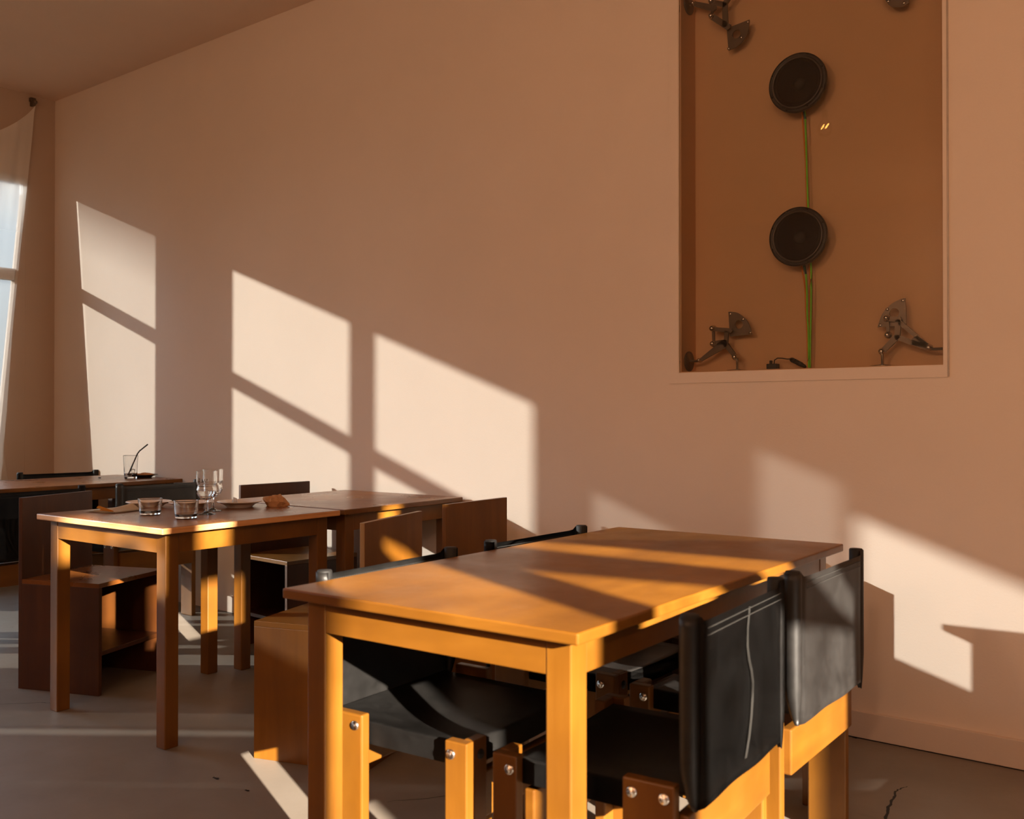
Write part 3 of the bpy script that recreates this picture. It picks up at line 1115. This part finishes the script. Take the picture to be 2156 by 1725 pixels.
def sector_plate(parent, corner, pa, arc, pb, hole, hr, screws, y0=YF + 0.012, th=0.005):
    """quarter-disc plate with a round hole"""
    outline = [corner, pa] + arc + [pb]
    # smooth arc through the points
    def cr(p0, p1, p2, p3, t):
        return tuple(0.5 * ((2 * p1[i]) + (-p0[i] + p2[i]) * t + (2 * p0[i] - 5 * p1[i] + 4 * p2[i] - p3[i]) * t * t + (-p0[i] + 3 * p1[i] - 3 * p2[i] + p3[i]) * t ** 3) for i in range(2))
    P = [pa] + arc + [pb]
    sm = []
    for i in range(len(P) - 1):
        p0 = P[max(i - 1, 0)]
        p3 = P[min(i + 2, len(P) - 1)]
        for k in range(6):
            sm.append(cr(p0, P[i], P[i + 1], p3, k / 6))
    sm.append(pb)
    loop = [corner] + sm
    # dense outline with matching hole points by angle about the hole
    n = 48
    dense = []
    per = []
    for i in range(len(loop)):
        a, b = loop[i], loop[(i + 1) % len(loop)]
        m = max(1, int(math.dist(a, b) / 0.006))
        for k in range(m):
            dense.append((a[0] + (b[0] - a[0]) * k / m, a[1] + (b[1] - a[1]) * k / m))
    bm = bmesh.new()
    rows = {}
    for yy in (y0, y0 + th):
        O = [bm.verts.new((x, yy, z)) for x, z in dense]
        H = []
        for x, z in dense:
            d = math.hypot(x - hole[0], z - hole[1])
            H.append(bm.verts.new((hole[0] + (x - hole[0]) / d * hr, yy, hole[1] + (z - hole[1]) / d * hr)))
        rows[yy] = (O, H)
        for i in range(len(dense)):
            j = (i + 1) % len(dense)
            bm.faces.new((O[i], O[j], H[j], H[i]))
    (O1, H1), (O2, H2) = rows[y0], rows[y0 + th]
    for i in range(len(dense)):
        j = (i + 1) % len(dense)
        bm.faces.new((O1[i], O2[i], O2[j], O1[j]))
        bm.faces.new((H1[i], H1[j], H2[j], H2[i]))
    pl = link('sector_plate', bm, M['steel'], parent)
    for x, z in screws:
        bm = bmesh.new()
        lathe(bm, [(0, 0.004), (0.0035, 0.004), (0.006, 0.0015), (0.006, 0)], 14, axis='-Y', c=(x, y0, z))
        link('screw', bm, M['chrome'], pl)
    return pl


def arm(parent, a, b, wa=0.010, wb=0.008, y=YF, name='arm', th=0.010):
    (ax, az), (bx, bz) = a, b
    d = Vector((bx - ax, 0, bz - az)).normalized()
    nrm = Vector((-d.z, 0, d.x))
    A, B = Vector((ax, y, az)), Vector((bx, y, bz))
    bm = bmesh.new()
    prism(bm, [A + nrm * wa, B + nrm * wb, B + d * wb * 0.6, B - nrm * wb, A - nrm * wa, A - d * wa * 0.6], (0, -th / 2, 0), (0, th / 2, 0))
    return link(name, bm, M['steel'], parent)


def joint(parent, p, r=0.011, y=YF - 0.008, name='ball_joint'):
    bm = bmesh.new()
    ball(bm, (p[0], y, p[1]), r)
    lathe(bm, [(0, 0.012), (r * 0.9, 0.012), (r * 1.2, 0.004), (r * 1.2, -0.006), (0, -0.006)], 20, axis='-Y', c=(p[0], y + 0.010, p[1]))
    return link(name, bm, M['chrome'], parent)


def flange_floor(parent, x, ztop, zbase=NZ0 + 0.0045, y=YF):
    bm = bmesh.new()
    lathe(bm, [(0, 0), (0.042, 0), (0.042, 0.003), (0.012, 0.006), (0.0055, 0.009), (0.0055, ztop - zbase), (0, ztop - zbase)], 28, c=(x, y, zbase))
    return link('foot', bm, M['chrome'], parent)


def flange_wall(parent, xw, z, xj, sign, y=YF):
    """disc on a side wall of the niche and its rod; sign +1 = disc faces +x"""
    bm = bmesh.new()
    lathe(bm, [(0, 0), (0.040, 0), (0.040, 0.004), (0.010, 0.006), (0.0048, 0.008), (0.0048, abs(xj - xw)), (0, abs(xj - xw))], 28)
    bmesh.ops.rotate(bm, verts=bm.verts, cent=(0, 0, 0), matrix=Matrix.Rotation(sign * PI / 2, 3, 'Y'))
    bmesh.ops.translate(bm, verts=bm.verts, vec=(xw, y, z))
    return link('wall_disc', bm, M['steel'], parent)


def bracket(label):
    return empty('glazing_bracket', label, 'bracket', (0, 0, 0), 0, 'steel glazing brackets in the niche corners')


def ribs(br, a, b, th=0.006):
    return arm(br, a, b, 0.006, 0.005, YF + 0.004, 'rib', th)


b1 = bracket('steel bracket in the lower left corner of the niche, beside the black adapter')
sector_plate(b1, (-1.645, 1.434), (-1.651, 1.531), [(-1.634, 1.530), (-1.609, 1.522), (-1.572, 1.489)], (-1.551, 1.438), (-1.607, 1.479), 0.0165, [(-1.642, 1.522), (-1.589, 1.498), (-1.560, 1.444)])
arm(b1, (-1.659, 1.407), (-1.763, 1.346), 0.017, 0.006)
arm(b1, (-1.659, 1.407), (-1.613, 1.350), 0.010, 0.008)
arm(b1, (-1.655, 1.405), (-1.652, 1.452), 0.008, 0.008)
arm(b1, (-1.711, 1.466), (-1.632, 1.455), 0.008, 0.009)
arm(b1, (-1.709, 1.410), (-1.655, 1.412), 0.008, 0.010)
ribs(b1, (-1.711, 1.468), (-1.709, 1.408))
for p in ((-1.711, 1.468), (-1.709, 1.408), (-1.616, 1.352)):
    joint(b1, p)
joint(b1, (-1.768, 1.345), 0.008)
flange_floor(b1, -1.608, 1.348)
flange_wall(b1, NX0 + 0.0045, 1.342, -1.772, 1)

b2 = bracket('steel bracket in the lower right corner of the niche with a long forked arm')
sector_plate(b2, (-0.981, 1.441), (-0.985, 1.535), [(-1.000, 1.533), (-1.033, 1.517), (-1.064, 1.484)], (-1.080, 1.438), (-1.022, 1.486), 0.0165, [(-0.993, 1.527), (-1.046, 1.500), (-1.070, 1.445)])
arm(b2, (-1.011, 1.399), (-1.058, 1.352), 0.011, 0.009)
arm(b2, (-1.011, 1.399), (-0.905, 1.357), 0.009, 0.009)
arm(b2, (-0.999, 1.450), (-0.905, 1.361), 0.008, 0.006)
arm(b2, (-0.950, 1.385), (-0.900, 1.358), 0.018, 0.007)
arm(b2, (-1.008, 1.396), (-1.005, 1.456), 0.009, 0.010)
arm(b2, (-1.044, 1.466), (-0.999, 1.460), 0.008, 0.010)
ribs(b2, (-1.044, 1.466), (-1.040, 1.407))
for p in ((-1.044, 1.468), (-1.040, 1.408), (-1.061, 1.351)):
    joint(b2, p)
joint(b2, (-0.903, 1.358), 0.010)
flange_floor(b2, -1.060, 1.350)
flange_wall(b2, NX1 - 0.0045, 1.352, -0.899, -1)

b3 = bracket('steel bracket high on the left side of the niche, above the loudspeakers')
sector_plate(b3, (-1.656, 1.0 * 2.645), (-1.562, 2.656), [(-1.562, 2.642), (-1.571, 2.602), (-1.603, 2.568)], (-1.649, 2.556), (-1.615, 2.612), 0.0165, [(-1.568, 2.648), (-1.595, 2.594), (-1.648, 2.563)])
arm(b3, (-1.790, 2.772), (-1.700, 2.730), 0.009, 0.012)
arm(b3, (-1.713, 2.760), (-1.655, 2.732), 0.008, 0.010)
arm(b3, (-1.713, 2.702), (-1.640, 2.640), 0.011, 0.012)
arm(b3, (-1.657, 2.735), (-1.655, 2.650), 0.010, 0.011)
arm(b3, (-1.660, 2.735), (-1.600, 2.800), 0.010, 0.010)
ribs(b3, (-1.713, 2.762), (-1.713, 2.702))
for p in ((-1.713, 2.762), (-1.713, 2.702), (-1.598, 2.802)):
    joint(b3, p)
joint(b3, (-1.792, 2.773), 0.008)
flange_wall(b3, NX0 + 0.0045, 2.775, -1.792, 1)

b4 = bracket('steel bracket at the upper right of the niche, mostly above the frame')
sector_plate(b4, (-0.968, 2.655), (-0.970, 2.566), [(-0.990, 2.560), (-1.012, 2.563), (-1.040, 2.580)], (-1.078, 2.655), (-1.015, 2.616), 0.0165, [(-1.040, 2.590), (-0.986, 2.570), (-1.068, 2.645)])
arm(b4, (-0.999, 2.650), (-1.000, 2.735), 0.011, 0.010)
arm(b4, (-1.000, 2.735), (-0.905, 2.775), 0.010, 0.008)
arm(b4, (-1.000, 2.735), (-1.055, 2.800), 0.010, 0.010)
ribs(b4, (-1.044, 2.760), (-1.044, 2.700))
arm(b4, (-1.044, 2.702), (-1.000, 2.650), 0.008, 0.010)
arm(b4, (-1.044, 2.760), (-1.000, 2.735), 0.008, 0.010)
for p in ((-1.044, 2.762), (-1.044, 2.702), (-1.058, 2.802)):
    joint(b4, p)
joint(b4, (-0.903, 2.776), 0.008)
flange_wall(b4, NX1 - 0.0045, 2.776, -0.899, -1)


def speaker(label, x, z, y=3.500):
    e = empty('loudspeaker', label, 'loudspeaker', (x, y, z), 0, 'round black loudspeakers in the niche')
    bm = bmesh.new()
    lathe(bm, [(0.092, -0.004), (0.100, -0.001), (0.1085, -0.001), (0.110, -0.004), (0.110, -0.016), (0.104, -0.019), (0.082, -0.030), (0.055, -0.040), (0, -0.040),
               (0, -0.036), (0.05, -0.036), (0.088, -0.014)][::1], 64, closed=False, axis='-Y')
    link('basket', bm, M['rim'], e, True)
    bm = bmesh.new()
    lathe(bm, [(0.0975, -0.0005), (0.0940, 0.003), (0.0895, 0.0005), (0.0885, -0.002), (0.093, -0.003)], 64, closed=True, axis='-Y')
    link('gasket', bm, M['steel2'], e, True)
    bm = bmesh.new()
    lathe(bm, [(0.089, -0.001), (0.083, 0.003), (0.077, -0.003), (0.072, -0.005), (0.026, -0.026), (0.022, -0.027)], 64, axis='-Y')
    link('cone', bm, M['cone'], e, True)
    bm = bmesh.new()
    lathe(bm, [(0.024, -0.026), (0.021, -0.020), (0.012, -0.016), (0, -0.015)], 40, axis='-Y')
    link('dust_cap', bm, M['rubber'], e, True)
    for k in range(8):
        a = PI / 8 + k * PI / 4
        bm = bmesh.new()
        lathe(bm, [(0, 0.003), (0.003, 0.0025), (0.0035, 0)], 10, axis='-Y', c=(0.1035 * math.cos(a), -0.001, 0.1035 * math.sin(a)))
        link('screw', bm, M['rubber'], e)
    tube_obj('standoff', [(0, 0.038, 0), (0, WALL_Y + ND - y - 0.0005, 0)], 0.03, M['rim'], e, 20)
    return e


M['steel2'] = plain('gasket_edge', (0.06, 0.05, 0.043), 0.35)
speaker('round black loudspeaker, the upper of the two hanging in the niche', -1.361, 2.362)
speaker('round black loudspeaker, the lower of the two, above the black adapter', -1.361, 1.789)


def cable(name, label, pts, r, mat, group, cat='cable', sleeve=None):
    def smooth(P, n=6):
        out = []
        for i in range(len(P) - 1):
            p0, p1, p2, p3 = [Vector(P[max(0, min(len(P) - 1, i + k))]) for k in (-1, 0, 1, 2)]
            for k in range(n):
                t = k / n
                out.append(0.5 * ((2 * p1) + (-p0 + p2) * t + (2 * p0 - 5 * p1 + 4 * p2 - p3) * t * t + (-p0 + 3 * p1 - 3 * p2 + p3) * t ** 3))
        out.append(Vector(P[-1]))
        return out
    o = tube_obj(name, smooth(pts), r, mat, None, 8)
    tag(o, label, cat, group)
    if sleeve:
        tube_obj('sleeve', sleeve, r * 1.25, M['teal'], o, 8)
    return o


YC = 3.545
cable('speaker_cable', 'bright green cable running straight from the upper loudspeaker to the niche floor',
      [(-1.352, YC, 2.275), (-1.346, YC, 2.235), (-1.342, YC, 2.10), (-1.337, YC, 1.93), (-1.331, YC, 1.78), (-1.325, YC, 1.66), (-1.326, YC, 1.52), (-1.329, YC, 1.40), (-1.330, YC, 1.302)],
      0.0036, M['green'], 'loudspeaker cables', sleeve=[(-1.3525, YC, 2.279), (-1.349, YC, 2.252), (-1.3455, YC, 2.232)])
cable('speaker_cable', 'bright green cable hanging from the lower loudspeaker beside the longer green one',
      [(-1.353, YC - 0.006, 1.700), (-1.343, YC - 0.006, 1.655), (-1.339, YC - 0.006, 1.58), (-1.338, YC - 0.006, 1.50), (-1.334, YC - 0.006, 1.44), (-1.333, YC - 0.006, 1.36), (-1.333, YC - 0.006, 1.302)],
      0.0036, M['green'], 'loudspeaker cables', sleeve=[(-1.3535, YC - 0.006, 1.702), (-1.348, YC - 0.006, 1.68), (-1.3425, YC - 0.006, 1.652)])
cable('speaker_cable', 'dark orange cable running from the upper loudspeaker behind the green one',
      [(-1.363, YC + 0.012, 2.27), (-1.360, YC + 0.012, 2.22), (-1.351, YC + 0.012, 2.09), (-1.346, YC + 0.012, 1.93), (-1.342, YC + 0.012, 1.78), (-1.335, YC + 0.012, 1.64), (-1.336, YC + 0.012, 1.50), (-1.339, YC + 0.012, 1.40), (-1.342, YC + 0.012, 1.302)],
      0.0028, M['orange'], 'loudspeaker cables')
cable('speaker_cable', 'dark orange cable curving down from the lower loudspeaker',
      [(-1.368, YC + 0.004, 1.70), (-1.360, YC + 0.004, 1.665), (-1.350, YC + 0.004, 1.60), (-1.347, YC + 0.004, 1.52), (-1.342, YC + 0.004, 1.43), (-1.341, YC + 0.004, 1.36), (-1.341, YC + 0.004, 1.302)],
      0.0028, M['orange'], 'loudspeaker cables')

ad = empty('power_adapter', 'small black adapter box with a short curved lead on the niche floor', 'adapter', (-1.470, 3.535, NZ0 + 0.0075))
box_obj('housing', (-0.021, -0.014, 0), (0.021, 0.014, 0.020), M['black'], ad, 0.002)
box_obj('plug', (-0.012, -0.008, 0.0195), (-0.004, 0.008, 0.033), M['black'], ad, 0.002)
bm = bmesh.new()
lead = [(0.004, 0, 0.020), (0.006, 0, 0.034), (0.018, 0, 0.041), (0.036, 0, 0.040), (0.056, 0, 0.036), (0.068, 0, 0.036)]
tube(bm, lead, 0.0022, 8)
link('lead', bm, M['black'], ad)
bm = bmesh.new()
tube(bm, [(0.066, 0, 0.037), (0.072, 0, 0.034), (0.110, 0, 0.014), (0.124, 0, 0.006), (0.128, 0, 0.003)], [0.003, 0.0085, 0.0085, 0.006, 0.003], 12)
for k in range(6):
    a = Vector((0.078 + 0.0062 * k, 0, 0.031 - 0.0033 * k))
    tube(bm, [a, a + Vector((0.002, 0, -0.001))], 0.0095, 12)
link('connector', bm, M['black'], ad)
box_obj('base_plate', (-0.055, -0.022, -0.003), (0.065, 0.022, 0.0), M['grey_edge'], ad, 0.0005)

# ------------------------------------------------------------------ pendant lamp near the ceiling: its two filaments mirror in the niche glass
lp = empty('pendant_lamp', 'clear bulb lamp with two short glowing filaments, hung from the ceiling', 'lamp', (-2.29, 0.523, 0))
bm = bmesh.new()
tube(bm, [(0, 0, CEIL_Z), (0, 0, 3.16)], 0.003, 8)
link('cord', bm, M['rubber'], lp)
bm = bmesh.new()
lathe(bm, [(0, 3.16), (0.018, 3.16), (0.02, 3.11), (0.0, 3.11)], 20)
link('socket', bm, M['black'], lp)
bm = bmesh.new()
lathe(bm, [(0.014, 3.11), (0.02, 3.09), (0.045, 3.06), (0.050, 3.03), (0.040, 2.995), (0, 2.98)], 32)
link('bulb', bm, M['glass'], lp, True)
for sx in (-1, 1):
    tube_obj('filament', [(sx * 0.014 - 0.013, 0, 3.034), (sx * 0.014, 0, 3.050), (sx * 0.014 + 0.013, 0, 3.066)], [0.0012, 0.0035, 0.0012], M['filament'], lp, 8)

for i, (x, y, z, p) in enumerate([(0.5, -2.6, 2.7, 1.2), (-1.7, -2.9, 2.7, 1.3), (1.7, 1.0, 2.9, 0.70)]):  # unseen lamps added as warm fill, dressed with cords and shades
    e = empty('globe_lamp', ['warm globe lamp over the rear right part of the room', 'warm globe lamp behind the viewer', 'warm globe lamp at the right hand wall'][i], 'lamp', (x, y, 0), 0, 'globe lamps hung in the rear of the room')
    tube_obj('cord', [(0, 0, CEIL_Z), (0, 0, z + 0.16)], 0.004, M['rubber'], e, 8)
    bm = bmesh.new()
    lathe(bm, [(0.02, z + 0.16), (0.10, z + 0.13), (0.15, z + 0.10), (0.152, z + 0.098), (0.10, z + 0.125), (0.02, z + 0.155)], 28, closed=True)
    link('lamp_shade', bm, M['steel'], e, True)
    li = lamp_light('globe_light', (x, y, z), WARM * p, (1.0, 0.57, 0.33), 0.09)
